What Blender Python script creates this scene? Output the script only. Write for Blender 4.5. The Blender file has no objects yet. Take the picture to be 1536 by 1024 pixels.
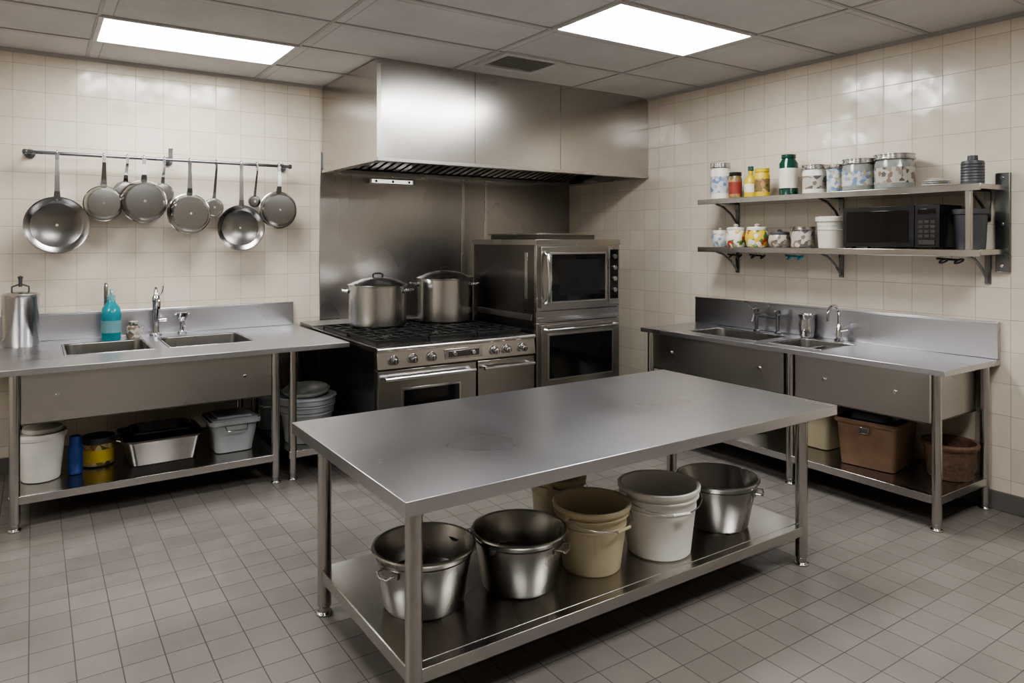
import bpy, bmesh, math, random
from mathutils import Vector, Matrix
random.seed(4)
S=bpy.context.scene
S.view_settings.look='AgX - Medium High Contrast'
PI=math.pi
# ------------------------------------------------------------ materials
def lin(c):
    if isinstance(c,str):
        c=[int(c[i:i+2],16)/255 for i in (0,2,4)]
    return tuple(((x/12.92) if x<=0.04045 else ((x+0.055)/1.055)**2.4) for x in c)
def newmat(name):
    m=bpy.data.materials.new(name); m.use_nodes=True
    nt=m.node_tree; nt.nodes.clear()
    o=nt.nodes.new('ShaderNodeOutputMaterial'); p=nt.nodes.new('ShaderNodeBsdfPrincipled')
    nt.links.new(p.outputs[0],o.inputs[0])
    return m,nt,p
def N(nt,t,**k):
    n=nt.nodes.new(t)
    for a,b in k.items(): setattr(n,a,b)
    return n
def mixc(nt,fac,a,b):
    n=N(nt,'ShaderNodeMix',data_type='RGBA')
    if hasattr(fac,'is_output'): nt.links.new(fac,n.inputs[0])
    else: n.inputs[0].default_value=fac
    for i,v in ((6,a),(7,b)):
        if hasattr(v,'is_output'): nt.links.new(v,n.inputs[i])
        else: n.inputs[i].default_value=(*v[:3],1)
    return n.outputs[2]
def noise(nt,scale,stretch=(1,1,1),detail=4,coord='Object',dist=0.0):
    tc=N(nt,'ShaderNodeTexCoord'); mp=N(nt,'ShaderNodeMapping'); mp.inputs['Scale'].default_value=stretch
    nt.links.new(tc.outputs[coord],mp.inputs[0])
    n=N(nt,'ShaderNodeTexNoise'); n.inputs['Scale'].default_value=scale; n.inputs['Detail'].default_value=detail
    n.inputs['Distortion'].default_value=dist
    nt.links.new(mp.outputs[0],n.inputs[0]); return n.outputs[0]
def rng(nt,s,a,b,lo=0.3,hi=0.7):
    n=N(nt,'ShaderNodeMapRange'); n.interpolation_type='SMOOTHSTEP'; n.inputs[1].default_value=lo; n.inputs[2].default_value=hi
    n.inputs[3].default_value=a; n.inputs[4].default_value=b; nt.links.new(s,n.inputs[0]); return n.outputs[0]
def plain(name,c,rough=.5,metal=0,var=.12,scale=6,bump=0,trans=0,spec=.5,coat=0):
    m,nt,p=newmat(name); c=lin(c)
    n=noise(nt,scale)
    f=rng(nt,n,0,1)
    col=mixc(nt,f,tuple(x*(1-var) for x in c),tuple(min(1,x*(1+var*.6)) for x in c))
    nt.links.new(col,p.inputs['Base Color'])
    p.inputs['Metallic'].default_value=metal
    nt.links.new(rng(nt,n,max(0,rough-.05),min(1,rough+.05)),p.inputs['Roughness'])
    if trans: p.inputs['Transmission Weight'].default_value=trans
    p.inputs['Coat Weight'].default_value=coat
    if bump:
        b=N(nt,'ShaderNodeBump'); b.inputs['Strength'].default_value=bump; b.inputs['Distance'].default_value=.01
        nt.links.new(noise(nt,60),b.inputs['Height']); nt.links.new(b.outputs[0],p.inputs['Normal'])
    return m
def steel(name,c,r0=.25,r1=.42,stretch=(1,1,1),scale=2.2,var=.15,brush=(1,1,60),fv=.10,aniso=0):
    m,nt,p=newmat(name); c=lin(c)
    big=noise(nt,scale,stretch,1,dist=0)
    f=rng(nt,big,0,1,.1,.9)
    col=mixc(nt,f,tuple(x*(1-var) for x in c),c)
    if fv:
        fine=noise(nt,3,brush,0)
        col=mixc(nt,rng(nt,fine,0,fv,.1,.9),col,tuple(x*.5 for x in c))
    nt.links.new(col,p.inputs['Base Color']); p.inputs['Metallic'].default_value=1
    nt.links.new(rng(nt,big,r1,r0,.1,.9),p.inputs['Roughness'])
    return m
def tile(name,c1,c2,grout,size,axes,off=(0,0),mortar=.004,rough=.25,bump=.35,dirt=.15,rh=None,groutr=.8,wav=1.2):
    m,nt,p=newmat(name)
    tc=N(nt,'ShaderNodeTexCoord'); sp=N(nt,'ShaderNodeSeparateXYZ'); cb=N(nt,'ShaderNodeCombineXYZ')
    nt.links.new(tc.outputs['Object'],sp.inputs[0])
    for i in (0,1):
        a=N(nt,'ShaderNodeMath',operation='ADD'); a.inputs[1].default_value=off[i]
        nt.links.new(sp.outputs[axes[i]],a.inputs[0]); nt.links.new(a.outputs[0],cb.inputs[i])
    br=N(nt,'ShaderNodeTexBrick'); br.offset=0; br.squash=1
    br.inputs['Scale'].default_value=1; br.inputs['Brick Width'].default_value=size; br.inputs['Row Height'].default_value=rh or size
    br.inputs['Mortar Size'].default_value=mortar; br.inputs['Mortar Smooth'].default_value=.25; br.inputs['Bias'].default_value=0
    br.inputs['Color1'].default_value=(*lin(c1),1); br.inputs['Color2'].default_value=(*lin(c2),1); br.inputs['Mortar'].default_value=(*lin(grout),1)
    nt.links.new(cb.outputs[0],br.inputs[0])
    n=noise(nt,1.3,detail=6); n2=noise(nt,14,detail=5)
    d=rng(nt,n,1-dirt,1.0,.3,.65); d2=rng(nt,n2,1-dirt*.35,1.0,.3,.7)
    mu=N(nt,'ShaderNodeMath',operation='MULTIPLY'); nt.links.new(d,mu.inputs[0]); nt.links.new(d2,mu.inputs[1])
    vm=N(nt,'ShaderNodeVectorMath',operation='SCALE'); nt.links.new(br.outputs[0],vm.inputs[0]); nt.links.new(mu.outputs[0],vm.inputs[3])
    nt.links.new(vm.outputs[0],p.inputs['Base Color'])
    r=N(nt,'ShaderNodeMath',operation='MULTIPLY_ADD'); nt.links.new(br.outputs[1],r.inputs[0]); r.inputs[1].default_value=groutr-rough
    nt.links.new(rng(nt,n2,rough-.04,rough+.1),r.inputs[2]); nt.links.new(r.outputs[0],p.inputs['Roughness'])
    n3=noise(nt,4.5,detail=1)
    h=N(nt,'ShaderNodeMath',operation='MULTIPLY_ADD'); nt.links.new(br.outputs[1],h.inputs[0]); h.inputs[1].default_value=-1
    nt.links.new(rng(nt,n3,0,wav),h.inputs[2])
    b=N(nt,'ShaderNodeBump'); b.inputs['Strength'].default_value=bump; b.inputs['Distance'].default_value=.004
    nt.links.new(h.outputs[0],b.inputs['Height']); nt.links.new(b.outputs[0],p.inputs['Normal'])
    return m
def emis(name,c,s):
    m,nt,p=newmat(name); p.inputs['Base Color'].default_value=(*lin(c),1)
    p.inputs['Emission Color'].default_value=(*lin(c),1); p.inputs['Emission Strength'].default_value=s
    return m
def patches(name,base,cols,scale=16,thr=.45):
    m,nt,p=newmat(name)
    tc=N(nt,'ShaderNodeTexCoord'); v=N(nt,'ShaderNodeTexVoronoi'); v.inputs['Scale'].default_value=scale
    nt.links.new(tc.outputs['Object'],v.inputs[0])
    sp=N(nt,'ShaderNodeSeparateColor'); nt.links.new(v.outputs['Color'],sp.inputs[0])
    cr=N(nt,'ShaderNodeValToRGB'); cr.color_ramp.interpolation='CONSTANT'
    e=cr.color_ramp.elements; e[0].position=0; e[0].color=(*lin(base),1); e[1].position=thr; e[1].color=(*lin(cols[0]),1)
    for i,c in enumerate(cols[1:]):
        x=e.new(thr+(1-thr)*(i+1)/len(cols)); x.color=(*lin(c),1)
    nt.links.new(sp.outputs[0],cr.inputs[0]); nt.links.new(cr.outputs[0],p.inputs['Base Color'])
    p.inputs['Roughness'].default_value=.3
    return m

ST_TOP=steel('steel_worktop','CBCBD0',.25,.33,(1,1,1),1.4,.10,(14,1,1),0)
ST=steel('steel_brushed','C6C4C2',.23,.33,(1,1,1),1.4,.14,(1,1,14),.06)
ST_LEG=plain('steel_tube','BFBDBB',.22,1,.05,2)
ST_HOOD=steel('steel_hood','C9C5C1',.18,.26,(1,1,.5),1.3,.14,(12,12,.6),.06)
ST_WALL=steel('steel_wall_sheet','BBB8B5',.22,.34,(1,1,.5),1.4,.3,(10,10,.6),.08)
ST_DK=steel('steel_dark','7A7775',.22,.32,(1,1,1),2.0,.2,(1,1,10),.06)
ST_OVEN=steel('steel_oven','BBB8B4',.21,.29,(1,1,1),1.6,.14,(1,1,14),.06)
ST_POT=steel('steel_pot','C6C4C2',.17,.25,(1,1,1),3,.12,(1,1,16),.08)
ST_OLD=steel('steel_worn','A3A19E',.23,.34,(1,1,1),5,.25,(1,1,12),.1)
ST_PAN=steel('steel_pan','959392',.17,.27,(1,1,1),4,.25,(1,1,1),0)
ST_PAN2=steel('steel_pan_bright','ADACAA',.15,.23,(1,1,1),4,.2,(1,1,1),0)
CHR=plain('chrome_fitting','CFCFD2',.12,1,.05)
BLK=plain('black_iron','151515',.5,.2,.2,20)
BLKG=plain('black_glass','0B0B0D',.07,0,.05,3,coat=.3)
BLKP=plain('black_plastic','141416',.32,0,.1,8)
WHT=plain('white_plastic','D8D6D1',.4,0,.08,5)
CREAM=plain('cream_plastic','BFB498',.42,0,.12,5)
GRYP=plain('grey_plastic','979B9E',.42,0,.1,5)
GRYD=plain('dark_grey_plastic','3E4043',.45,0,.1,6)
GRYM=plain('dark_grey_metal','7C7D7F',.3,1,.1,6)
BLUE=plain('blue_plastic','1B3F80',.35,0,.12,8)
TEAL=plain('teal_liquid','2A8F9C',.15,0,.12,8,trans=.25)
TEALC=plain('clear_teal_plastic','8CC5CC',.12,0,.1,8,trans=.5)
BRN=plain('brown_box_plastic','725947',.55,0,.18,9,bump=.1)
BRN2=plain('brown_wicker','624B3B',.7,0,.3,40,bump=.5)
YEL=plain('yellow_label','BBA42C',.4,0,.1,8)
RED=plain('red_label','7E3228',.4,0,.1,8)
GRN=plain('green_glass','1F4B3E',.1,0,.1,8,trans=.3)
GLS=plain('dusty_glass','9A9D98',.15,0,.15,14,trans=.35)
CERA=plain('white_ceramic','C8C4BA',.25,0,.06,8)
FRUIT=patches('fruit_decorated_ceramic','CCC8BB',['9C402F','4B6F42','B89A40'],34,.65)
FRUIT2=patches('yellow_decorated_ceramic','C2A634',['CCC8BB','963A2A','4B6F42'],30,.55)
BLUEP=patches('blue_pattern_ceramic','ADAFAD',['607896','8793A3','968A70'],40,.5)
BRNJ=patches('brown_pattern_jar','A09C92',['6E5E50','857E72','504C48'],34,.55)
SPICE=patches('spice_contents','6E5A38',['94784A','3C4A2A','A5946A'],30,.4)
PANEL=emis('light_diffuser','FFFEFC',30)
HOODL=emis('hood_lamp_lens','EFEDE8',1.0)
GRILL=plain('vent_dark','2E2C2A',.7)
BASEM=plain('baseboard_grey','625E5B',.5,0,.1,6)
FRAME=plain('white_painted_metal','B9B6B3',.5,0,.06,4)
TBAR=plain('ceiling_bar','A5A29F',.6,0,.06,4)
CEIL=tile('ceiling_tile','C9C6C2','C1BEBA','A09C98',1.25,(0,1),(0.91,0.27),.004,.85,.2,.12,.67)
WB=tile('wall_tile_back','D1C8BA','C8BEAF','A89E8E',.2,(0,2),(0.05,0.0),.0024,.14,.4,.10,groutr=.6,wav=1.6)
WR=tile('wall_tile_side','D1C8BA','C8BEAF','A89E8E',.2,(1,2),(0.0,0.0),.0024,.14,.4,.10,groutr=.6,wav=1.6)
FLR=tile('floor_tile','7D7772','736E69','534E4B',.155,(0,1),(0.1,0.1),.0026,.36,.3,.2)

# ------------------------------------------------------------ mesh builder
class B:
    def __init__(s): s.v=[];s.f=[];s.m=[];s.mats=[];s.T=Matrix.Identity(4)
    def add(s,vs,fs,mat):
        if mat not in s.mats: s.mats.append(mat)
        k=s.mats.index(mat); o=len(s.v)
        s.v+= [s.T@Vector(v) for v in vs]
        for f in fs: s.f.append([i+o for i in f]); s.m.append(k)
    def box(s,x0,x1,y0,y1,z0,z1,mat):
        vs=[(x,y,z) for z in (z0,z1) for y in (y0,y1) for x in (x0,x1)]
        s.add(vs,[(0,2,3,1),(4,5,7,6),(0,1,5,4),(2,6,7,3),(0,4,6,2),(1,3,7,5)],mat)
    def hexa(s,p,mat): # 8 pts bottom4 ccw, top4 ccw
        s.add(p,[(3,2,1,0),(4,5,6,7),(0,1,5,4),(1,2,6,5),(2,3,7,6),(3,0,4,7)],mat)
    def lathe(s,prof,c,mat,seg=40,M=None,cap0=False,cap1=False):
        vs=[];fs=[];M=M or Matrix.Identity(4); c=Vector(c)
        for r,z in prof:
            for i in range(seg):
                a=2*PI*i/seg; vs.append(c+M@Vector((r*math.cos(a),r*math.sin(a),z)))
        for j in range(len(prof)-1):
            for i in range(seg):
                k=(i+1)%seg; fs.append((j*seg+i,j*seg+k,(j+1)*seg+k,(j+1)*seg+i))
        if cap0: fs.append(tuple(range(seg))[::-1])
        if cap1: fs.append(tuple((len(prof)-1)*seg+i for i in range(seg)))
        s.add(vs,fs,mat)
    def cyl(s,p0,p1,r,mat,r1=None,seg=24):
        p0=Vector(p0);p1=Vector(p1);d=p1-p0;L=d.length
        M=Vector((0,0,1)).rotation_difference(d.normalized()).to_matrix().to_4x4()
        s.lathe([(r,0),(r if r1 is None else r1,L)],p0,mat,seg,M,True,True)
    def tube(s,pts,r,mat,seg=10,closed=False):
        pts=[Vector(p) for p in pts];n=len(pts);vs=[];fs=[]
        t0=(pts[1]-pts[0]).normalized(); up=t0.orthogonal().normalized()
        for i in range(n):
            if closed: t=(pts[(i+1)%n]-pts[i-1]).normalized()
            else: t=(pts[min(i+1,n-1)]-pts[max(i-1,0)]).normalized()
            up=(up-t*up.dot(t)).normalized(); sd=t.cross(up)
            rr=r[i] if isinstance(r,(list,tuple)) else r
            for k in range(seg):
                a=2*PI*k/seg; vs.append(pts[i]+up*rr*math.cos(a)+sd*rr*math.sin(a))
        for i in range(n if closed else n-1):
            j=(i+1)%n
            for k in range(seg):
                l=(k+1)%seg; fs.append((i*seg+k,i*seg+l,j*seg+l,j*seg+k))
        if not closed:
            fs.append(tuple(range(seg))[::-1]); fs.append(tuple((n-1)*seg+k for k in range(seg)))
        s.add(vs,fs,mat)
    def slab(s,x0,x1,y0,y1,z0,z1,holes,mat):
        xs=sorted({x0,x1,*[h[0] for h in holes],*[h[1] for h in holes]}); ys=sorted({y0,y1,*[h[2] for h in holes],*[h[3] for h in holes]})
        def solid(i,j):
            if i<0 or j<0 or i>=len(xs)-1 or j>=len(ys)-1: return False
            cx=(xs[i]+xs[i+1])/2; cy=(ys[j]+ys[j+1])/2
            return not any(h[0]<cx<h[1] and h[2]<cy<h[3] for h in holes)
        nx=len(xs);vs=[(x,y,z) for z in (z0,z1) for y in ys for x in xs];fs=[]
        I=lambda i,j,k:k*nx*len(ys)+j*nx+i
        for i in range(nx-1):
            for j in range(len(ys)-1):
                if not solid(i,j): continue
                fs.append((I(i,j,1),I(i+1,j,1),I(i+1,j+1,1),I(i,j+1,1))); fs.append((I(i,j,0),I(i,j+1,0),I(i+1,j+1,0),I(i+1,j,0)))
                if not solid(i,j-1): fs.append((I(i,j,0),I(i+1,j,0),I(i+1,j,1),I(i,j,1)))
                if not solid(i,j+1): fs.append((I(i,j+1,0),I(i,j+1,1),I(i+1,j+1,1),I(i+1,j+1,0)))
                if not solid(i-1,j): fs.append((I(i,j,0),I(i,j,1),I(i,j+1,1),I(i,j+1,0)))
                if not solid(i+1,j): fs.append((I(i+1,j,0),I(i+1,j+1,0),I(i+1,j+1,1),I(i+1,j,1)))
        s.add(vs,fs,mat)
    def tub(s,x0,x1,y0,y1,z0,z1,mat,t=.006,tp=.0,lip=0,rc=.03):
        """open rectangular container with rounded corners; tp=taper inset at bottom"""
        def ring(ins,z,rr):
            a,b,c,d=x0+ins,x1-ins,y0+ins,y1-ins;rr=max(.003,rr);o=[]
            for cx,cy,s0 in ((b-rr,d-rr,0),(a+rr,d-rr,1),(a+rr,c+rr,2),(b-rr,c+rr,3)):
                for k in range(5):
                    an=(s0+k/4)*PI/2; o.append((cx+rr*math.cos(an),cy+rr*math.sin(an),z))
            return o
        R=[ring(tp,z0,rc),ring(0,z1-(.012 if lip else 0),rc)]
        if lip: R+=[ring(-lip,z1-.012,rc+lip),ring(-lip,z1,rc+lip)]
        R+=[ring(t if not lip else 0,z1,rc),ring(t+tp,z0+t,rc-t)]
        if not lip: R.insert(2,ring(0,z1,rc))
        n=20;vs=[p for r in R for p in r];fs=[]
        for j in range(len(R)-1):
            for i in range(n):
                k=(i+1)%n; fs.append((j*n+i,j*n+k,(j+1)*n+k,(j+1)*n+i))
        fs.append(tuple(range(n))[::-1]); fs.append(tuple((len(R)-1)*n+i for i in range(n)))
        s.add(vs,fs,mat)
    def done(s,name,bevel=0,seg=2,smooth=True,ang=35,merge=True):
        xs=[v.x for v in s.v];ys=[v.y for v in s.v];zs=[v.z for v in s.v]
        o=Vector(((min(xs)+max(xs))/2,(min(ys)+max(ys))/2,min(zs)))
        me=bpy.data.meshes.new(name); me.from_pydata([v-o for v in s.v],[],s.f)
        for m in s.mats: me.materials.append(m)
        me.polygons.foreach_set('material_index',s.m)
        bm=bmesh.new(); bm.from_mesh(me)
        if merge: bmesh.ops.remove_doubles(bm,verts=bm.verts,dist=1e-5)
        bmesh.ops.recalc_face_normals(bm,faces=bm.faces); bm.to_mesh(me); bm.free()
        ob=bpy.data.objects.new(name,me); ob.location=o; S.collection.objects.link(ob)
        if smooth:
            me.polygons.foreach_set('use_smooth',[True]*len(me.polygons)); me.set_sharp_from_angle(angle=math.radians(ang))
        if bevel:
            md=ob.modifiers.new('bevel','BEVEL'); md.width=bevel; md.segments=seg; md.limit_method='ANGLE'; md.angle_limit=math.radians(50)
            md.harden_normals=False
        return ob
RX=lambda a:Matrix.Rotation(math.radians(a),4,'X')
RY=lambda a:Matrix.Rotation(math.radians(a),4,'Y')
RZ=lambda a:Matrix.Rotation(math.radians(a),4,'Z')
TR=lambda x,y,z:Matrix.Translation((x,y,z))

# ------------------------------------------------------------ room
XW,YW,HC=5.05,6.35,3.10
XL,YB=-2.4,-2.2
b=B(); b.box(XL,XW,YB,YW,-.1,0,FLR); f=b.done('floor',smooth=False)
def wall(name,x0,x1,y0,y1,mat,z0=0,z1=HC):
    b=B(); b.box(x0,x1,y0,y1,z0,z1,mat); return b.done(name,smooth=False)
wall('wall_back',XL,XW,YW,YW+.12,WB)
wall('wall_right',XW,XW+.12,YB,YW+.12,WR)
wall('wall_left',XL-.12,XL,YB,YW+.12,WR)
wall('wall_front',XL,XW,YB-.12,YB,WB)
b=B(); b.box(XL,XW,YB,YW,HC,HC+.1,CEIL); b.done('ceiling',smooth=False)
b=B(); b.box(XW-.014,XW,YB,YW,0,.12,BASEM); b.done('baseboard_right',.004)
b=B(); b.box(XL,2.1,YW-.014,YW,0,.12,BASEM); b.done('baseboard_back',.004)
# ceiling T-bars
b=B()
x=.34-1.25*2
while x<XW:
    if x>XL: b.box(x-.012,x+.012,YB,YW,HC-.006,HC,TBAR)
    x+=1.25
y=3.08-.67*7
while y<YW:
    if y>YB: b.box(XL,XW,y-.012,y+.012,HC-.007,HC,TBAR)
    y+=.67
b.box(XW-.025,XW,YB,YW,HC-.025,HC,TBAR); b.box(XL,XW,YW-.025,YW,HC-.025,HC,TBAR)
b.done('trim_1',smooth=False)
for (lx,ly) in ((.34,5.09),(2.84,3.08),(.34,1.07),(2.84,.40),(-2.16,3.08)):  # first two panels are in view; last three are unseen, added to light the room
    b=B(); w,d=1.25,.67
    b.slab(lx,lx+w,ly,ly+d,HC-.012,HC-.0005,[(lx+.03,lx+w-.03,ly+.03,ly+d-.03)],FRAME)
    b.box(lx+.03,lx+w-.03,ly+.03,ly+d-.03,HC-.008,HC-.001,PANEL)
    b.done('ceiling_light_panel',smooth=False)
# ceiling vent
b=B(); vx0,vx1,vy0,vy1=2.95,3.40,4.43,4.78
b.slab(vx0-.05,vx1+.05,vy0-.05,vy1+.05,HC-.02,HC,[(vx0,vx1,vy0,vy1)],FRAME)
b.box(vx0,vx1,vy0,vy1,HC-.004,HC,GRILL)
for i in range(8):
    yy=vy0+.022+i*(vy1-vy0-.04)/7.5
    b.hexa([(vx0,yy,HC-.018),(vx1,yy,HC-.018),(vx1,yy+.006,HC-.018),(vx0,yy+.006,HC-.018),(vx0,yy+.012,HC-.003),(vx1,yy+.012,HC-.003),(vx1,yy+.018,HC-.003),(vx0,yy+.018,HC-.003)],FRAME)
b.done('ceiling_vent',smooth=False)

# ------------------------------------------------------------ steel wall sheets
b=B()
for x0,x1 in ((2.16,3.655),(3.66,3.93),(3.935,XW)):
    b.box(x0,x1,YW-.02,YW-.001,.0,2.5,ST_WALL)
b.box(3.64,3.675,YW-.026,YW-.019,0,2.5,ST); b.box(3.915,3.95,YW-.026,YW-.019,0,2.5,ST)
b.done('steel_wall_panel',.002)

# ------------------------------------------------------------ hood
b=B(); hx0,hx1,hy0,hy1,hz0=2.18,XW-.002,5.08,YW-.03,2.31
t=.02
b.box(hx0,hx1,hy0,hy0+t,hz0,HC-.01,ST_HOOD)
b.box(hx0,hx0+t,hy0+t,hy1,hz0,HC-.01,ST_HOOD)
b.box(hx1-t,hx1,hy0+t,hy1,hz0,HC-.01,ST_HOOD)
b.box(hx0+t,hx1-t,hy1-t,hy1,hz0,HC-.01,ST_HOOD)
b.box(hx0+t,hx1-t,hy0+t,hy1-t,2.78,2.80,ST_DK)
# inner gutter lip
b.box(hx0+t,hx1-t,hy0+t,hy0+.07,hz0,hz0+.012,ST); b.box(hx0+t,hx0+.07,hy0+.07,hy1-t,hz0,hz0+.012,ST)
b.box(hx1-.07,hx1-t,hy0+.07,hy1-t,hz0,hz0+.012,ST)
b.box(hx0+.07,hx1-.07,hy1-.1,hy1-t,hz0,hz0+.03,ST)
# front corner trims and seams
b.box(hx0-.003,hx0+.03,hy0-.003,hy0,hz0,HC-.01,ST)
for sx in (3.05,3.95): b.box(sx,sx+.004,hy0-.0015,hy0,hz0,HC-.01,ST_DK)
b.box(hx0-.004,hx1,hy0-.006,hy0,hz0,hz0+.025,ST); b.box(hx0-.006,hx0,hy0-.006,hy1,hz0,hz0+.025,ST)
# baffle filters on a sloping rack
ya,za,yb,zb=hy1-.08,2.345,hy0+.30,2.50
n=34
for i in range(n):
    xa=hx0+.08+i*(hx1-hx0-.16)/n; w=(hx1-hx0-.16)/n
    m=ST_POT if i%6 else ST_DK
    b.hexa([(xa,ya,za),(xa+w*.62,ya,za),(xa+w*.62,yb,zb),(xa,yb,zb),(xa,ya-.01,za+.005),(xa+w*.62,ya-.01,za+.005),(xa+w*.62,yb,zb+.02),(xa,yb,zb+.02)],m)
b.hexa([(hx0+.07,ya,za+.025),(hx1-.07,ya,za+.025),(hx1-.07,yb,zb+.025),(hx0+.07,yb,zb+.025),(hx0+.07,ya,za+.035),(hx1-.07,ya,za+.035),(hx1-.07,yb,zb+.035),(hx0+.07,yb,zb+.035)],GRILL)
b.done('exhaust_hood',smooth=False)
b=B(); b.box(2.62,3.08,YW-.075,YW-.021,2.235,2.285,ST); b.box(2.64,3.06,YW-.083,YW-.075,2.24,2.275,HOODL)
for xx in (2.68,2.85,3.02): b.cyl((xx,YW-.09,2.257),(xx,YW-.083,2.257),.012,GRILL)
b.done('hood_lamp',.003)

# ------------------------------------------------------------ prep table
def leg(b,x,y,z1,r=.03,z0=0,mat=None):
    mat=mat or ST_LEG
    b.lathe([(r+.006,z0),(r+.006,z0+.01),(r*.8,z0+.014),(r*.8,z0+.038),(r,z0+.042),(r,z1)],(x,y,0),mat,24,None,True,True)
b=B(); X0,X1,Y0,Y1=1.035,3.56,2.175,3.44
b.box(X0,X1,Y0,Y1,.768,.82,ST_TOP)
b.box(X0+.12,X1-.12,Y0+.3,Y0+.38,.72,.768,ST); b.box(X0+.12,X1-.12,Y1-.38,Y1-.3,.72,.768,ST)
lx=(1.10,3.345); ly=(2.245,3.16)
b.box(lx[0]-.02,lx[1]+.02,ly[0]+.02,ly[1]-.02,.205,.21,ST_OVEN)
for yy in ly: b.box(lx[0],lx[1],yy-.022,yy+.022,.158,.208,ST_LEG)
for xx in lx: b.box(xx-.022,xx+.022,ly[0],ly[1],.158,.208,ST_LEG)
for xx in lx:
    for yy in ly:
        leg(b,xx,yy,.768,.031)
        b.cyl((xx,yy,.745),(xx,yy,.768),.036,ST_LEG)
b.done('prep_table',.005,3)

# ------------------------------------------------------------ sink counters
def basin(b,x0,x1,y0,y1,zt,d,mat=ST):
    b.tub(x0,x1,y0,y1,zt-d,zt-.001,mat,.004,.02,0,.06)
    cx,cy=(x0+x1)/2,(y0+y1)/2
    b.lathe([(.045,zt-d+.005),(.045,zt-d+.009),(.03,zt-d+.009),(.028,zt-d+.006)],(cx,cy,0),CHR,24,None,False,True)
    for a,c,e,f in ((x0-.012,x1+.012,y0-.012,y0),(x0-.012,x1+.012,y1,y1+.012),(x0-.012,x0,y0,y1),(x1,x1+.012,y0,y1)):
        b.box(a,c,e,f,zt-.002,zt+.003,ST_POT)
# left counter
b=B(); cz=.95; cx0,cx1,cy0,cy1=-.38,1.93,5.0,YW-.005
H=[(.18,.68,5.45,6.02),(.80,1.36,5.45,6.02)]
b.slab(cx0,cx1,cy0,cy1,cz-.035,cz,H,ST_TOP)
for h in H: basin(b,*h,cz,.26,ST_OLD)
# apron box
b.box(-.06,1.38,5.055,5.07,.62,cz-.035,ST); b.box(-.06,-.045,5.07,6.2,.62,cz-.035,ST); b.box(1.365,1.38,5.07,6.2,.62,cz-.035,ST)
b.box(-.06,1.38,5.055,6.2,.612,.62,ST_DK)
for xx in (.12,1.2): 
    b.cyl((xx,5.047,.77),(xx,5.056,.77),.012,CHR)
for xx in (-.09,1.41,1.53):
    for yy in (5.06,6.1): leg(b,xx,yy,cz-.035,.028)
leg(b,1.88,6.1,cz-.035,.028)
b.box(-.12,1.43,5.05,6.12,.192,.2,ST_OVEN)
b.box(-.1,1.41,5.04,5.08,.155,.203,ST_LEG); b.box(-.1,1.41,6.08,6.12,.155,.203,ST_LEG)
b.box(-.11,-.07,5.06,6.1,.155,.203,ST_LEG); b.box(1.39,1.43,5.06,6.1,.155,.203,ST_LEG)
b.box(1.5,1.92,5.05,6.12,.192,.2,ST_OVEN); b.box(1.5,1.92,5.04,5.08,.155,.203,ST_LEG); b.box(1.88,1.92,5.06,6.1,.155,.203,ST_LEG)
b.done('sink_counter',.003)
b=B(); b.box(cx0,1.915,cy1-.03,cy1,cz+.001,1.15,ST_TOP); b.box(cx0,1.915,cy1-.036,cy1,1.14,1.155,ST_TOP); b.done('counter_backsplash',.004)
# right counter
b=B(); rx0,rx1,ry0,ry1=4.33,XW-.004,1.99,4.45
H=[(4.47,4.87,3.38,4.05),(4.47,4.87,2.85,3.26)]
b.slab(rx0,rx1,ry0,ry1,cz-.035,cz,H,ST_TOP)
for h in H: basin(b,*h,cz,.26,ST_OLD)
def apron(y0,y1,m):
    b.box(4.38,4.395,y0,y1,.62,cz-.035,m); b.box(4.395,4.98,y0,y0+.015,.62,cz-.035,m); b.box(4.395,4.98,y1-.015,y1,.62,cz-.035,m)
    b.box(4.38,4.98,y0,y1,.612,.62,ST_DK)
    for yy in (y0+.2,y1-.22):
        b.cyl((4.371,yy,.77),(4.38,yy,.77),.013,CHR)
apron(2.10,2.99,ST); apron(3.08,4.36,ST)
for yy in (2.06,3.03,4.38):
    for xx in (4.385,5.0): leg(b,xx,yy,cz-.035,.028)
b.box(4.37,5.02,2.05,4.4,.192,.2,ST_OVEN)
b.box(4.365,4.405,2.06,4.38,.155,.203,ST_LEG); b.box(4.985,5.02,2.06,4.38,.155,.203,ST_LEG)
for yy in (2.06,4.38): b.box(4.38,5.0,yy-.02,yy+.02,.155,.203,ST_LEG)
b.done('sink_counter',.003)
b=B(); b.box(rx1-.03,rx1,ry0,ry1,cz+.001,1.18,ST_TOP); b.box(rx1-.036,rx1,ry0,ry1,1.17,1.185,ST_TOP); b.done('counter_backsplash',.004)

# ------------------------------------------------------------ faucets
def arc(c,r,a0,a1,n,u,v):
    c=Vector(c);u=Vector(u);v=Vector(v)
    return [c+u*r*math.cos(math.radians(a0+(a1-a0)*i/n))+v*r*math.sin(math.radians(a0+(a1-a0)*i/n)) for i in range(n+1)]
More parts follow.
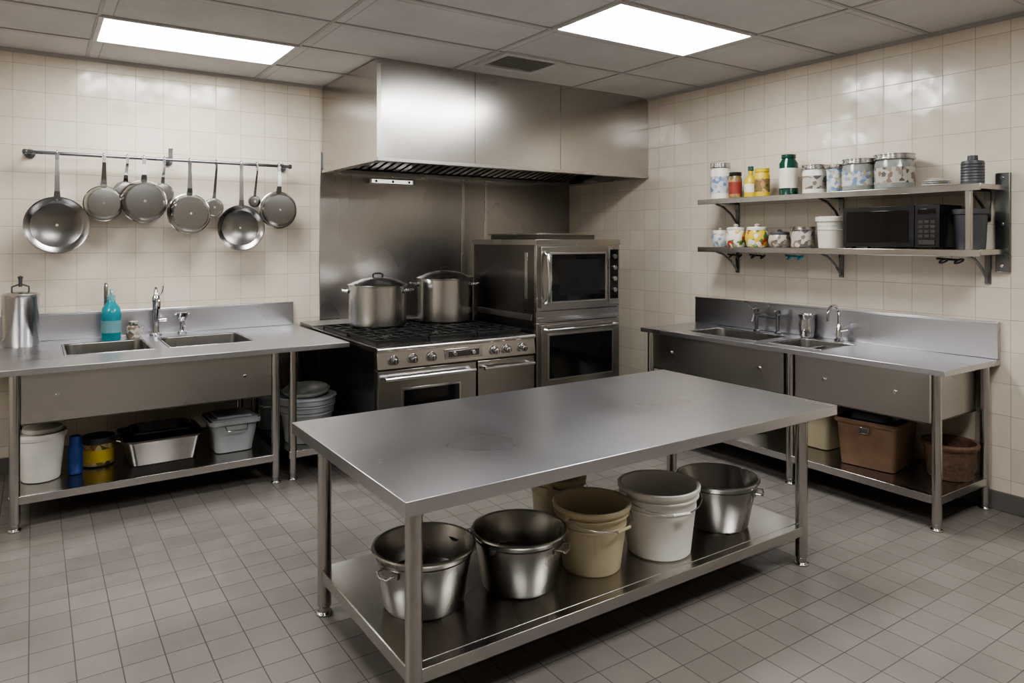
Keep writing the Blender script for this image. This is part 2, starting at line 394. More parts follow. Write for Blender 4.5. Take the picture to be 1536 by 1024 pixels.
# main left faucet: tall column with forward lever spout
b=B(); x,y=.80,6.2
b.lathe([(.045,cz),(.045,cz+.015),(.028,cz+.025),(.024,cz+.05),(.024,cz+.26),(.03,cz+.27),(.03,cz+.3),(.018,cz+.32),(.012,cz+.38),(.0,cz+.385)],(x,y,0),CHR,24,None,True)
b.tube([(x,y,cz+.2),(x,y-.07,cz+.27)]+arc((x,y-.11,cz+.25),.05,60,-30,6,(0,-1,0),(0,0,1)),.013,CHR)
b.tube([(x,y,cz+.29),(x+.04,y-.01,cz+.34),(x+.05,y-.01,cz+.39)],.008,CHR)
b.cyl((x+.04,y,cz+.12),(x+.075,y,cz+.12),.014,CHR)
b.cyl((x+.02,y,cz+.12),(x+.05,y,cz+.12),.010,CHR)
b.done('kitchen_faucet')
b=B(); x=.99
b.lathe([(.035,cz),(.035,cz+.02),(.018,cz+.03),(.018,cz+.1),(.03,cz+.11),(.04,cz+.14),(.045,cz+.17),(.0,cz+.175)],(x,y,0),CHR,24,None,True)
b.tube([(x-.055,y,cz+.165),(x,y,cz+.15),(x+.055,y,cz+.165)],.009,CHR)
b.tube([(x,y,cz+.08),(x,y-.07,cz+.1),(x,y-.1,cz+.07)],.01,CHR)
b.done('sink_valve')
# hooked tap behind soap bottle
b=B(); x,y=.46,6.27
b.tube([(x,y,cz),(x,y,cz+.38)]+arc((x,y-.035,cz+.38),.035,0,180,8,(0,1,0),(0,0,1))+[(x,y-.07,cz+.33)],.011,GRYM)
b.lathe([(.03,cz),(.03,cz+.02),(.012,cz+.03)],(x,y,0),GRYM,20,None,True)
b.done('gooseneck_tap')
# right bridge faucet
b=B(); x,y,fz=4.93,3.62,cz+.001
for dy in (-.1,.1):
    b.lathe([(.026,fz),(.026,fz+.012),(.014,fz+.02),(.014,fz+.15),(.022,fz+.16),(.022,fz+.19),(0,fz+.195)],(x,y+dy,0),GRYM,20,None,True)
    b.tube([(x-.05,y+dy*1.1,cz+.185),(x+.02,y+dy,cz+.18)],.008,CHR)
b.tube([(x,y-.1,cz+.13),(x,y+.1,cz+.13)],.014,GRYM)
b.tube([(x,y,cz+.13),(x-.1,y,cz+.16),(x-.17,y,cz+.15),(x-.19,y,cz+.1)],.013,GRYM)
b.done('bridge_faucet')
b=B(); x,y=4.93,3.0
b.lathe([(.035,cz),(.035,cz+.014),(.02,cz+.03),(.018,cz+.12),(.011,cz+.13)],(x,y,0),CHR,20,None,True)
b.tube([(x,y,cz+.1),(x,y,cz+.2)]+arc((x-.07,y,cz+.2),.07,0,180,12,(1,0,0),(0,0,1))+[(x-.14,y,cz+.16)],.011,CHR)
b.tube([(x,y,cz+.08),(x,y-.07,cz+.1)],.008,CHR)
b.done('swan_neck_faucet')

# ------------------------------------------------------------ generic vessels
def jar(name,x,y,z,r,h,body,lid,label=None,neck=.85,lidh=.14,knob=False,shape='jar'):
    b=B(); hb=h*(1-lidh)
    if shape=='jar': pr=[(r*.9,0),(r,.02*h+.004),(r,hb*.85),(r*neck,hb*.97),(r*neck,hb)]
    elif shape=='pot': pr=[(r*.7,0),(r*.85,.1*hb),(r,hb*.5),(r*.92,hb*.85),(r*.8,hb)]
    elif shape=='cup': pr=[(r*.82,0),(r*.86,.01),(r,hb)]
    elif shape=='bottle': pr=[(r*.9,0),(r,.01),(r,hb*.55),(r*.85,hb*.7),(r*.38,hb*.82),(r*.35,hb)]
    b.lathe(pr,(x,y,z),body,36,None,True,True)
    lr={'jar':r*neck*1.08,'pot':r*.86,'cup':r*1.04,'bottle':r*.42}[shape]
    if shape=='jar': # rimmed metal lid
        b.lathe([(lr,hb-.004),(lr*1.04,hb),(lr*1.04,hb+.008),(lr,hb+.01),(lr,h-.008),(lr*1.04,h-.006),(lr*1.04,h-.001),(lr*.9,h),(lr*.85,h-.004)],(x,y,z),lid,36,None,True,True)
    else:
        b.lathe([(lr,hb-.006),(lr,h-.008 if not knob else hb+.012),(lr*.9,h if not knob else hb+.02)],(x,y,z),lid,36,None,True,True)
    if knob: b.lathe([(lr*.25,hb+.015),(lr*.2,hb+.03),(lr*.32,h),(lr*.1,h+.012)],(x,y,z),lid,20,None,False,True)
    if label: b.lathe([(r*1.006,hb*.2),(r*1.006,(hb*.5 if shape=='bottle' else hb*.72))],(x,y,z),label,36)
    b.done(name)
def bucket(name,x,y,z,rt,rb,h,mat,style='bail',ang=-90,lipm=None,inner=None,bands=True,content=None):
    b=B(); k=lambda t:rb+(rt-rb)*t
    if style=='steel':
        pr=[(rb*.93,0),(rb,.015),(k(.84),h*.84),(k(.84)+.004,h*.845),(k(.86)+.004,h*.86),(k(.865),h*.865),(rt,h-.014),(rt+.012,h-.011),(rt+.015,h-.004),(rt+.012,h+.002),(rt+.002,h+.003),(rt-.004,h-.004),(rb-.004,.02),(rb*.9,.008)]
    else:
        pr=[(rb*.95,0),(rb,.008),(k(.68),h*.68),(k(.68)+.003,h*.69),(k(.72)+.003,h*.71),(k(.73),h*.72),(k(.84),h*.84),(k(.84)+.010,h*.85),(k(.86)+.010,h*.87),(k(.87),h*.88),(rt,h-.02),(rt+.01,h-.018),(rt+.012,h-.002),(rt+.006,h+.002),(rt-.006,h-.002),(rb-.006,.02),(rb*.9,.01)]
    b.lathe(pr,(x,y,z),mat,48,None,True,True)
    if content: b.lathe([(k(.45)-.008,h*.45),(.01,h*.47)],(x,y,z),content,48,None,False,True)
    M=TR(x,y,z)@RZ(ang)
    b.T=M
    if style=='bail':
        hz=h*.9; R=rt+.018
        for sx in (-1,1): b.cyl((sx*(k(.9)-.002),0,hz),(sx*(R+.004),0,hz),.013,lipm or mat)
        b.tube([(R*math.cos(t),-R*math.sin(t)*.985,hz-.05*math.sin(t)) for t in [PI*i/24 for i in range(25)]],.003,CHR,8)
        b.cyl((-.045,-R*.985,hz-.05),(.045,-R*.985,hz-.05),.007,lipm or WHT)
    elif style in('steel',):
        for sx in (-1,1):
            r0=k(.8)
            b.box(sx*r0-.006,sx*r0+.006,-.045,.045,h*.72,h*.82,ST_OLD) 
            b.tube([(sx*(r0+.004),-.04,h*.80),(sx*(r0+.03),-.04,h*.80),(sx*(r0+.036),-.02,h*.74),(sx*(r0+.036),.02,h*.74),(sx*(r0+.03),.04,h*.80),(sx*(r0+.004),.04,h*.80)],.0045,CHR,8)
    b.T=Matrix.Identity(4)
    return b.done(name)
# prep-table buckets
zs=.2105
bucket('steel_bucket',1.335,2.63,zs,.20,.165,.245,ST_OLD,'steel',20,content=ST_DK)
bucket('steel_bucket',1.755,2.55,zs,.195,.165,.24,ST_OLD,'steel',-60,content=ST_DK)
bucket('plastic_bucket',2.125,2.50,zs,.168,.132,.295,CREAM,'bail',10,CREAM,content=CERA)
bucket('plastic_bucket',2.505,2.45,zs,.185,.15,.32,WHT,'bail',-15)
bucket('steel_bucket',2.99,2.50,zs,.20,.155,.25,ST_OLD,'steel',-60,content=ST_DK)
bucket('plastic_bucket',2.26,2.93,zs,.14,.12,.28,CREAM,'bail',40)
# left lower shelf
b=None
def lidded(name,x,y,z,rt,rb,h,mat,lm):
    b=B()
    b.lathe([(rb*.95,0),(rb,.008),(rt,h*.86),(rt+.008,h*.87),(rt+.008,h*.9),(rt,h*.9),(rt,h*.93)],(x,y,z),mat,40,None,True,True)
    b.lathe([(rt+.01,h*.9),(rt+.013,h*.93),(rt+.008,h*.99),(rt*.9,h*.985),(rt*.88,h*.96),(.01,h*.965)],(x,y,z),lm,40,None,True,True)
    b.lathe([(rt*.8,h*.965),(rt*.85,h*.99),(rt*.82,h*1.06),(rt*.7,h*1.08),(.01,h*1.085)],(x+.01,y+.02,z),lm,36,None,True,True)
    b.done(name)
lidded('lidded_tub',.040,5.36,.2045,.130,.105,.30,WHT,WHT)
jar('cleaning_bottle',.225,5.36,.2035,.043,.24,BLUE,BLUE,None,.7,.2)
jar('food_jar',.36,5.50,.2035,.095,.19,SPICE,GRYD,YEL,.95,.2)
b=B(); b.tub(.50,.97,5.26,5.70,.2035,.375,ST_DK,.004,.03,.018,.05)
b.tube([(.488,5.40,.355),(.465,5.41,.36),(.465,5.55,.36),(.488,5.56,.355)],.006,CHR)
b.tube([(.972,5.40,.355),(.985,5.41,.36),(.985,5.55,.36),(.972,5.56,.355)],.006,CHR)
b.tub(.57,.91,5.38,5.66,.34,.40,ST_DK,.004,.02,.02,.05)
b.done('roasting_pan')
b=B(); b.tub(1.03,1.34,5.24,5.56,.2035,.42,GRYP,.005,.03,.015,.05)
b.tub(1.01,1.36,5.22,5.58,.405,.435,GRYP,.006,0,.0,.05)
b.slab(1.03,1.34,5.24,5.56,.425,.442,[],GRYP); b.box(1.07,1.30,5.28,5.52,.442,.456,GRYP)
b.tube([(1.11,5.222,.40),(1.12,5.195,.37),(1.25,5.195,.37),(1.26,5.222,.40)],.005,CHR)
b.done('storage_tub',.004)
bucket('plastic_bucket',1.60,5.78,.2035,.12,.10,.27,GRYP,'bail',-30)
b=B(); zz=.2035
# tall tub with shallower tubs and lids nested on it
b.lathe([(.155,0),(.16,.008),(.188,.20),(.198,.204),(.198,.222),(.188,.224)],(1.715,5.32,zz),GRYP,40,None,True,True)
b.lathe([(.186,.225),(.200,.228),(.203,.262),(.212,.266),(.212,.276),(.19,.278)],(1.715,5.32,zz),GRYP,40,None,True,True)
b.lathe([(.19,.279),(.208,.282),(.210,.315),(.219,.319),(.219,.331),(.205,.335),(.19,.328),(.06,.334),(.05,.342),(.01,.343)],(1.715,5.32,zz),GRYP,40,None,True,True)
b.T=TR(1.715,5.32,zz+.34)@RX(6)@RY(-4)
b.lathe([(.15,.0),(.175,.006),(.178,.02),(.165,.026),(.15,.02),(.01,.03)],(0.0,0.02,0.012),GLS,40,None,True,True)
b.T=Matrix.Identity(4)
b.done('stacked_tubs')
# left counter top items
b=B(); x,y=-.075,6.12
b.lathe([(.108,0),(.112,.01),(.112,.34),(.114,.345),(.114,.365),(.10,.375),(.03,.385),(.0,.386)],(x,y,cz+.001),ST_POT,40,None,True)
b.tube([(x-.05,y,cz+.375),(x-.05,y,cz+.42),(x,y,cz+.44),(x+.05,y,cz+.42),(x+.05,y,cz+.375)],.006,GRYD)
b.lathe([(.012,.42),(.012,.47),(.018,.49),(.0,.5)],(x,y,cz),GRYD,16)
b.done('steel_canister')
b=B(); x,y=.485,6.10
b.lathe([(.06,0),(.066,.01),(.066,.17),(.068,.19),(.06,.24),(.03,.285),(.026,.31)],(x,y,cz),TEAL,36,None,True,True)
b.lathe([(.0665,.06),(.067,.06),(.067,.15),(.0665,.15)],(x,y,cz),TEALC,36)
b.lathe([(.028,.30),(.028,.335),(.012,.34),(.008,.375),(.012,.38),(0,.385)],(x,y,cz),TEALC,24)
b.tube([(x,y,cz+.37),(x,y-.04,cz+.372),(x,y-.05,cz+.355)],.006,TEALC)
b.done('soap_bottle')
b=B(); x,y=.635,6.12
b.lathe([(.04,0),(.05,.01),(.052,.06),(.045,.09),(.03,.10),(.034,.11),(.034,.13),(.0,.135)],(x,y,cz),BRNJ,28,None,True)
b.tube([(x+.045,y,cz+.03),(x+.07,y,cz+.04),(x+.07,y,cz+.08),(x+.045,y,cz+.085)],.005,CHR)
b.done('sugar_pot')
# steel pitcher right
b=B()
x,y=4.94,3.27
b.lathe([(.04,0),(.05,.01),(.060,.10),(.052,.14),(.064,.18),(.058,.18),(.045,.14),(.045,.02)],(x,y,cz),ST_POT,32,None,True,True)
b.tube([(x-.05,y-.01,cz+.14),(x-.09,y-.02,cz+.14),(x-.09,y-.02,cz+.07),(x-.05,y-.01,cz+.05)],.006,CHR)
b.done('milk_pitcher')
# right lower shelf
b=B()
b.T=TR(4.72,2.60,.2035)@RZ(8)
b.tub(-.20,.20,-.19,.19,0,.31,BRN,.008,.02,.012,.03)
b.tub(-.21,.21,-.2,.2,.28,.30,BRN,.008,0,.004,.03)
b.box(-.217,-.208,-.03,.03,.23,.27,CHR)
b.tub(-.12,.10,-.10,.12,.30,.345,GRYD,.006,-.01,0,.03)
b.tub(-.02,.14,-.14,.02,.29,.33,GRYP,.006,.01,.006,.03)
b.T=Matrix.Identity(4)
b.done('storage_crate',.003)
b=B(); b.lathe([(.12,0),(.125,.01),(.15,.19),(.162,.195),(.165,.21),(.158,.225),(.145,.22),(.115,.02)],(4.83,2.19,.2035),BRN2,40,None,True,True)
b.done('wicker_basket')
b=B(); b.tub(4.66,4.93,2.92,3.22,.2035,.47,CREAM,.005,.015,.01,.04); b.slab(4.645,4.945,2.905,3.235,.471,.485,[],CREAM); b.done('food_container',.004)
bucket('plastic_bucket',4.72,3.6,.2035,.14,.115,.28,WHT,'bail',180)

# ------------------------------------------------------------ pot rack
BY,BZ=6.2,2.337
b=B()
b.tube([(-.05,BY,BZ),(1.85,BY,BZ)],.013,GRYM,16)
for xx in (-.02,.905,1.82):
    b.cyl((xx,BY,BZ),(xx,YW-.012,BZ),.011,GRYM); b.cyl((xx,YW-.014,BZ),(xx,YW-.001,BZ),.035,GRYM)
for xx in (-.05,1.85): b.lathe([(0,-.02),(.018,-.012),(.02,0),(.018,.012),(0,.02)],(xx,BY,BZ),GRYM,16,RY(90))
b.box(.89,.92,BY-.012,BY+.012,BZ,BZ+.09,GRYM)
b.done('pot_rack_rail')
def pan(name,x,z,r,depth,style,mat=ST_PAN,hw=.016,y0=None,tilt=0):
    """hanging pan: handle top hooks on rail; body axis towards the room"""
    b=B(); yb=BY+.012 if y0 is None else y0
    M=RX(90) # local z -> -y
    c=(x,yb,z)
    if style=='skillet': # cavity facing the room
        pr=[(.01,-.004),(r*.78,-.004),(r*.84,.002),(r*.99,depth-.006),(r*1.02,depth-.002),(r*1.02,depth+.003),(r*.97,depth),(r*.82,.008),(r*.78,.003),(.01,.003)]
    else: # base facing the room
        pr=[(.01,depth-.004),(r*.84,depth-.004),(r*.95,.004),(r*.97,.002),(r*1.03,-.002),(r*1.03,.004),(r*.99,.008),(r*.93,depth*.7),(r*.87,depth-.012),(r*.8,depth),(r*.55,depth+.001),(.01,depth+.001)]
    b.lathe(pr,c,mat,48,M@RX(tilt))
    zt=z+r*.97; ys=yb-depth*(.75 if style=='skillet' else .15)
    yh=BY-.022
    zm=zt+.05
    def sec(y,zz,w,t=.006): return [(x-w,y-t,zz),(x+w,y-t,zz),(x+w,y+t,zz),(x-w,y+t,zz)]
    S3=[sec(ys,zt-.02,hw*1.5),sec(yh-.004 if y0 is None else ys-.03,zm,hw*1.1),sec(yh,BZ-.05,hw*.75),sec(yh,BZ-.005,hw*.9)]
    for i in range(3): b.hexa(S3[i]+S3[i+1],ST_PAN2)
    b.tube(arc((x,BY,BZ+.0),.022,180,0,10,(0,1,0),(0,0,1))+[(x,BY+.022,BZ-.02)],.005,ST_PAN2)
    b.cyl((x,ys-.012,zt-.012),(x,ys+.01,zt-.012),.007,CHR,seg=12)
    b.done(name)
pan('frying_pan',.145,1.810,.204,.03,'skillet')
pan('saucepan',.445,1.98,.132,.085,'base',ST_PAN2,y0=BY+.055)
pan('saucepan',.715,2.0,.162,.10,'base')
pan('saucepan',.60,2.075,.085,.04,'base',ST_PAN2,.012,BY+.115)
pan('measuring_pan',.86,2.072,.083,.05,'base',ST_PAN2,.010,BY+.10)
pan('saucepan',1.043,1.912,.158,.09,'base',ST_PAN2)
pan('measuring_pan',1.245,1.97,.077,.05,'base',ST_PAN2,.010,BY+.09)
pan('frying_pan',1.44,1.802,.186,.035,'skillet')
pan('measuring_pan',1.57,2.03,.05,.03,'base',ST_PAN,.008,BY+.08)
pan('saucepan',1.752,1.96,.155,.07,'base',ST_PAN)

# ------------------------------------------------------------ range
b=B(); gx0,gx1,gy0,gy1=1.97,3.315,4.62,6.30
b.box(gx0,gx1,gy0+.02,gy1,.12,.92,ST_DK)
b.box(gx0,gx1,gy0-.02,gy1,.92,.95,ST_OVEN)
b.box(gx0+.03,gx1-.03,gy0+.06,5.93,.949,.953,BLK)
b.box(gx0,gx1,5.96,gy1,.95,.975,ST)
# control panel: tilted
b.hexa([(gx0,gy0-.035,.80),(gx1,gy0-.035,.80),(gx1,gy0+.02,.80),(gx0,gy0+.02,.80),(gx0,gy0-.02,.92),(gx1,gy0-.02,.92),(gx1,gy0+.02,.92),(gx0,gy0+.02,.92)],ST_OVEN)
b.tube([(gx0,gy0-.024,.935),(gx1,gy0-.024,.935)],.016,ST,16)
for xx in (2.09,2.24,2.39,2.93,3.04,3.19):
    b.cyl((xx,gy0-.028,.86),(xx,gy0-.038,.858),.036,CHR)
    b.cyl((xx,gy0-.036,.858),(xx,gy0-.075,.852),.026,ST_POT,.022)
    b.box(xx-.005,xx+.005,gy0-.082,gy0-.07,.835,.872,CHR)
b.box(2.50,2.82,gy0-.034,gy0-.027,.825,.90,CHR); b.box(2.53,2.79,gy0-.038,gy0-.033,.84,.885,ST_DK)
b.cyl((2.58,gy0-.038,.862),(2.58,gy0-.05,.862),.016,CHR); b.cyl((2.74,gy0-.038,.862),(2.74,gy0-.05,.862),.016,CHR)
# doors
def door(x0,x1,z0,z1,win):
    b.box(x0,x1,gy0-.03,gy0+.02,z0,z1,ST_OVEN)
    if win:
        wx0,wx1,wz0,wz1=win
        b.box(wx0-.015,wx1+.015,gy0-.034,gy0-.029,wz0-.015,wz1+.015,CHR); b.box(wx0,wx1,gy0-.036,gy0-.033,wz0,wz1,BLKG)
    hz=z1-.05
    for xx in (x0+.06,x1-.06): b.cyl((xx,gy0-.03,hz),(xx,gy0-.075,hz),.011,CHR)
    b.tube([(x0+.03,gy0-.078,hz),(x1-.03,gy0-.078,hz)],.014,CHR,16)
door(gx0+.01,2.765,.28,.785,(2.17,2.62,.36,.64)); door(2.785,gx1-.01,.28,.785,None)
b.box(gx0,gx1,gy0-.01,gy0+.02,.13,.27,ST_DK)
for xx in (gx0+.07,gx1-.07):
    for yy in (gy0+.1,gy1-.1): leg(b,xx,yy,.13,.025)
# grates and burners
for i in range(3):
    for j in range(2):
        x0=gx0+.045+i*.42; y0=gy0+.085+j*.57; x1=x0+.405; y1=y0+.55
        cx,cy=(x0+x1)/2,(y0+y1)/2
        b.lathe([(.075,.953),(.07,.965),(.045,.968),(.045,.976),(.0,.978)],(cx,cy,0),BLK,24)
        for q in ((x0,x1,y0,y0+.012),(x0,x1,y1-.012,y1),(x0,x0+.012,y0,y1),(x1-.012,x1,y0,y1)): b.box(*q,.968,.988,BLK)
        for q in ((x0,cx-.04,cy-.006,cy+.006),(cx+.04,x1,cy-.006,cy+.006),(cx-.006,cx+.006,y0,cy-.04),(cx-.006,cx+.006,cy+.04,y1),
                  (x0,x1,y0+.12,y0+.132),(x0,x1,y1-.132,y1-.12),(cx-.1,cx-.09,y0,y1),(cx+.09,cx+.1,y0,y1)): b.box(*q,.976,.988,BLK)
        for q in ((x0,y0),(x1-.012,y0),(x0,y1-.012),(x1-.012,y1-.012)): b.box(q[0],q[0]+.012,q[1],q[1]+.012,.953,.97,BLK)
b.done('gas_range',.003)

def stockpot(x,y,z,r,h,name='stock_pot',ang=0):
    b=B()
    b.lathe([(r*.96,0),(r,.012),(r,h-.01),(r+.008,h-.006),(r+.008,h),(r-.004,h),(r-.004,.02)],(x,y,z),ST_POT,56,None,True,True)
    b.lathe([(r+.01,h+.001),(r+.012,h+.008),(r*.93,h+.02),(r*.6,h+.05),(r*.25,h+.068),(.0,h+.07)],(x,y,z),ST_POT,56,None,True)
    b.T=TR(x,y,z)@RZ(ang)
    b.tube([(-.04,0,h+.066),(-.04,0,h+.09),(-.02,0,h+.098),(.02,0,h+.098),(.04,0,h+.09),(.04,0,h+.066)],.008,BLK)
    b.cyl((-.055,0,h+.062),(.055,0,h+.062),.006,CHR)
    for s in (-1,1):
        hz=h*.86
        b.tube([(s*(r-.002),-.07,hz),(s*(r+.04),-.065,hz+.005),(s*(r+.06),-.03,hz+.01),(s*(r+.06),.03,hz+.01),(s*(r+.04),.065,hz+.005),(s*(r-.002),.07,hz)],.009,CHR)
        for d in (-.07,.07): b.lathe([(.001,-.012),(.018,-.006),(.018,.006),(.001,.012)],(s*r,d,hz),CHR,12,RY(90))
    b.T=Matrix.Identity(4)
    b.done(name)
stockpot(2.40,5.58,.988,.238,.335,ang=-35)
stockpot(3.03,5.56,.988,.243,.375,ang=-35)

# ------------------------------------------------------------ double oven
b=B(); ox0,ox1,oy0,oy1=3.335,4.22,4.60,5.57
b.box(ox0,ox1,oy0+.03,oy1,.12,1.70,ST_DK)
b.box(ox0-.01,ox1+.01,oy0-.005,oy1+.01,1.66,1.705,ST_OVEN)
b.box(ox0+.12,ox1-.15,oy0+.15,oy1-.1,1.705,1.745,ST_DK); b.box(ox0+.10,ox1-.13,oy0+.13,oy1-.08,1.745,1.757,ST_OVEN)
fy=oy0
# upper oven
b.box(ox0,ox1,fy,fy+.03,1.13,1.66,ST_OVEN)
b.box(ox0+.03,4.065,fy-.028,fy,1.155,1.645,ST_OVEN)
b.box(ox0+.115,4.045,fy-.034,fy-.026,1.19,1.60,ST)
b.box(ox0+.13,4.03,fy-.037,fy-.033,1.205,1.585,BLKG)
b.box(ox0+.20,3.97,fy-.0385,fy-.0365,1.25,1.54,BLKP)
b.tube([(ox0+.065,fy-.028,1.20),(ox0+.065,fy-.07,1.22)]+[(ox0+.065,fy-.075-.02*math.sin(PI*i/6),1.25+i*.05) for i in range(7)]+[(ox0+.065,fy-.07,1.58),(ox0+.065,fy-.028,1.60)],.018,CHR,14)
b.box(4.085,4.205,fy-.02,fy,1.155,1.645,ST)
b.box(4.10,4.19,fy-.024,fy-.019,1.20,1.62,BLKG)
for i in range(4): b.cyl((4.145,fy-.024,1.56-i*.095),(4.145,fy-.04,1.56-i*.095),.020,ST if i else GRYD)
# mid trim
b.box(ox0,ox1,fy+.005,fy+.03,1.035,1.125,ST_OVEN); b.box(ox0+.02,ox1-.02,fy-.004,fy+.006,1.05,1.075,CHR)
# lower oven
b.box(ox0,ox1,fy,fy+.03,.50,1.03,ST_OVEN)
b.box(ox0+.03,ox1-.03,fy-.028,fy,.52,1.015,ST_OVEN)
b.box(ox0+.09,ox1-.10,fy-.034,fy-.027,.57,.945,ST); b.box(ox0+.105,ox1-.115,fy-.037,fy-.033,.585,.93,BLKG)
b.tube([(ox0+.06,fy-.028,.98),(ox0+.07,fy-.065,.98),(ox1-.07,fy-.065,.98),(ox1-.06,fy-.028,.98)],.012,CHR,14)
b.box(ox0,ox1,fy+.01,fy+.03,.14,.49,ST_DK)
for i in range(7): b.box(ox0+.1,ox1-.1,fy+.004,fy+.011,.2+i*.035,.212+i*.035,GRILL)
for xx in (ox0+.07,ox1-.07):
    for yy in (fy+.1,oy1-.08): leg(b,xx,yy,.13,.025)
# side hinges / plate
b.box(ox0-.004,ox0,4.72,4.76,1.22,1.60,ST_POT); b.box(ox0-.003,ox0,4.66,5.5,1.05,1.10,ST)
b.done('double_oven',.003)

# ------------------------------------------------------------ wall shelves
b=B(); sx0,sx1,sy0,sy1=4.70,XW-.002,1.96,4.14
for z in (2.04,1.64):
    b.box(sx0,sx1,sy0,sy1,z-.012,z,ST)
    b.box(sx0-.004,sx0+.008,sy0,sy1,z-.04,z+.002,ST_LEG)
    b.box(sx0,sx1,sy0-.002,sy0+.01,z-.03,z+.002,ST_LEG)
    for yy in (2.06,3.05,4.0):
        # bracket: wall plate + arm + curved gusset
        b.box(XW-.012,XW-.002,yy-.018,yy+.018,z-.22,z-.012,GRYM)
        b.box(sx0+.03,XW-.01,yy-.012,yy+.012,z-.035,z-.012,GRYM)
        b.tube([(sx0+.06,yy,z-.035),(sx0+.16,yy,z-.06),(sx0+.26,yy,z-.12),(XW-.012,yy,z-.2)],.009,GRYM)
b.box(sx0+.01,sx0+.045,2.02,2.05,1.64,2.03,ST_LEG)
b.box(XW-.03,XW-.002,1.93,2.01,1.50,2.12,GRYM)
for z in (1.54,1.8,2.09): b.cyl((XW-.038,1.97,z),(XW-.03,1.97,z),.01,CHR)
b.done('steel_shelf_rack',.002)
# top shelf contents
zt=2.0425; X=4.87
jar('storage_jar',X,4.04,zt,.085,.31,CERA,ST_POT,BLUEP,.9,.12)
jar('spice_jar',X-.02,3.87,zt,.055,.22,SPICE,BLKP,RED,.85,.12)
jar('sauce_bottle',X,3.73,zt,.055,.26,YEL,GRN,CERA,.85,.12,shape='bottle')
jar('sauce_bottle',X-.03,3.60,zt,.06,.23,YEL,YEL,SPICE,.85,.12)
jar('green_glass_bottle',X,3.38,zt,.07,.32,GRN,GRN,CERA,.7,.08)
jar('storage_jar',X,3.16,zt,.085,.22,CERA,ST_POT,BRNJ,.92,.14)
jar('storage_jar',X,2.99,zt,.06,.21,BLUEP,ST_POT,None,.9,.14)
jar('storage_jar',X-.01,2.805,zt,.112,.23,GLS,ST_POT,BLUEP,.9,.15)
jar('storage_jar',X,2.56,zt,.125,.24,GLS,ST_POT,BRNJ,.92,.15)
b=B()
for i,(rr,zz) in enumerate(((.085,0),(.08,.013),(.078,.026),(.05,.038))):
    b.lathe([(rr*.6,0),(rr*.7,.004),(rr,.014),(rr,.017),(rr*.65,.008),(.01,.007)],(X,2.29,zt+zz),CERA if i!=1 else BLUEP,32,None,True,True)
b.done('plate_stack')
b=B(); b.lathe([(.06,0),(.065,.008)]+[(.063+.003*(i%2),.015+i*.009) for i in range(14)]+[(.06,.15),(.03,.155),(.028,.185),(0,.187)],(X,2.075,zt),GRYD,32,None,True); b.done('twine_spool')
# lower shelf contents
zl=1.6425
jar('sugar_jar',X,4.04,zl,.075,.15,BLUEP,CERA,None,.9,.2,True,'pot')
jar('cookie_jar',X-.01,3.87,zl,.088,.18,FRUIT,CERA,None,.9,.2,True,'pot')
jar('cookie_jar',X-.01,3.665,zl,.093,.18,FRUIT2,CERA,None,.9,.2,True,'pot')
jar('jam_jar',X,3.46,zl,.086,.13,BRNJ,GRYD,None,.95,.2,True,'pot')
jar('jam_jar',X,3.255,zl,.085,.16,BRNJ,ST_POT,None,.95,.15)
b=B(); b.lathe([(.088,0),(.092,.01),(.102,.19),(.112,.195),(.114,.225),(.104,.23),(.096,.19),(.085,.02)],(X,3.02,zl),CERA,40,None,True,True)
for zz in (.03,.06,.09): b.lathe([(.098,zz+.1),(.103,zz+.103),(.098,zz+.106)],(X,3.02,zl),CERA,40)
b.done('ceramic_crock')
b=B(); my0,my1,mx0,mz0,mz1=2.20,2.84,4.715,1.655,1.925
b.box(mx0+.015,XW-.04,my0,my1,mz0,mz1,BLKP)
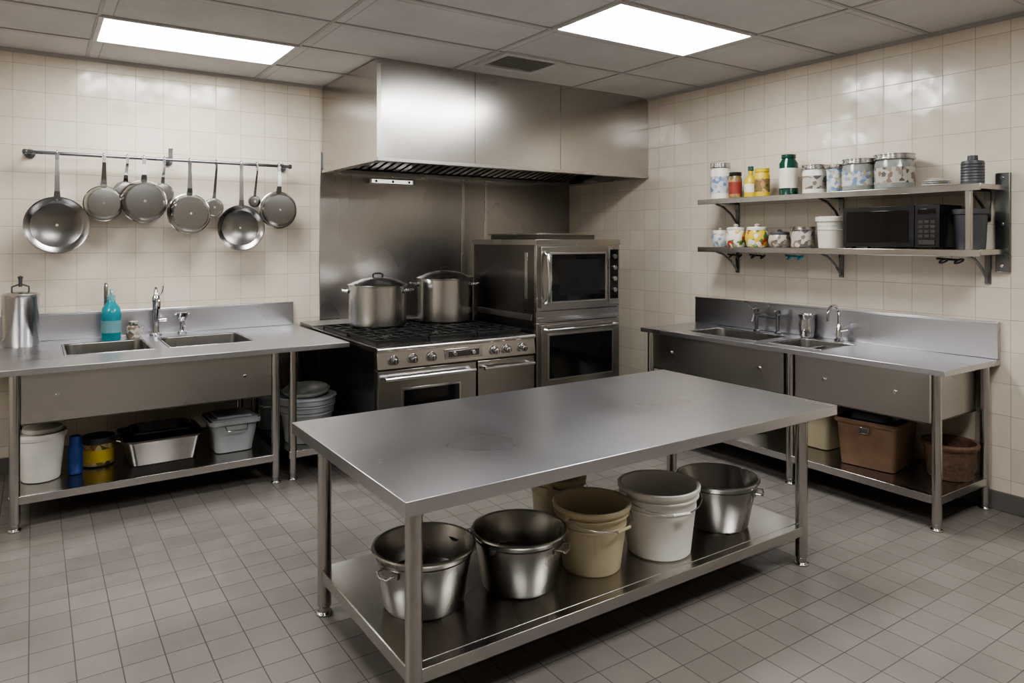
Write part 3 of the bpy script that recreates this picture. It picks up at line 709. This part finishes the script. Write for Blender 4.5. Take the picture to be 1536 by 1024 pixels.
b.box(mx0,mx0+.015,my0+.155,my1,mz0,mz1,BLKP); b.box(mx0-.004,mx0,my0+.19,my1-.03,mz0+.03,mz1-.03,BLKG)
b.box(mx0,mx0+.015,my0,my0+.15,mz0,mz1,BLKP); b.box(mx0-.003,mx0,my0+.02,my0+.13,mz1-.06,mz1-.025,BLKG)
for i in range(4):
    for j in range(3): b.box(mx0-.003,mx0,my0+.025+j*.037,my0+.052+j*.037,mz0+.06+i*.03,mz0+.08+i*.03,GRILL)
b.box(mx0-.006,mx0,my0+.025,my0+.125,mz0+.015,mz0+.045,GRILL)
for xx in (mx0+.05,XW-.09):
    for yy in (my0+.05,my1-.05): b.cyl((xx,yy,1.6405),(xx,yy,mz0),.014,BLKP)
b.done('microwave_oven',.003)
b=B(); b.lathe([(.08,0),(.083,.008),(.093,.215),(.102,.22),(.102,.25),(.09,.25),(.075,.02)],(4.86,2.085,zl),GRYD,36,None,True,True); b.done('grey_bin')
# utensils hooked flat under the lower shelf
for i,(yy,m) in enumerate(((3.80,BLKP),(3.58,BLKP),(3.25,TEAL),(2.15,BLKP))):
    b=B(); x=4.76; z=1.597
    b.tube([(x,yy,z+.03),(x,yy,z-.02)],.004,CHR)
    for s in (-1,1):
        b.tube([(x+.03*math.cos(t),yy+s*.045+.035*math.cos(t+.6),z-.028+.014*math.sin(t)) for t in [2*PI*k/18 for k in range(18)]],.006,m,8,True)
    b.tube([(x-.01,yy-.04,z-.02),(x+.03,yy+.10,z-.015)],.007,m,8)
    b.done('kitchen_scissors')

# ------------------------------------------------------------ world + camera
w=bpy.data.worlds.new('world'); S.world=w; w.use_nodes=True
w.node_tree.nodes['Background'].inputs[0].default_value=(.6,.6,.6,1); w.node_tree.nodes['Background'].inputs[1].default_value=.05
cam=bpy.data.cameras.new('camera'); co=bpy.data.objects.new('camera',cam); S.collection.objects.link(co)
cam.sensor_width=36; cam.lens=1066/1536*36; cam.shift_y=-152/1536; cam.clip_start=.05
co.location=(0,0,1.70); co.rotation_euler=(math.radians(90),0,math.radians(-33.97))
S.camera=co
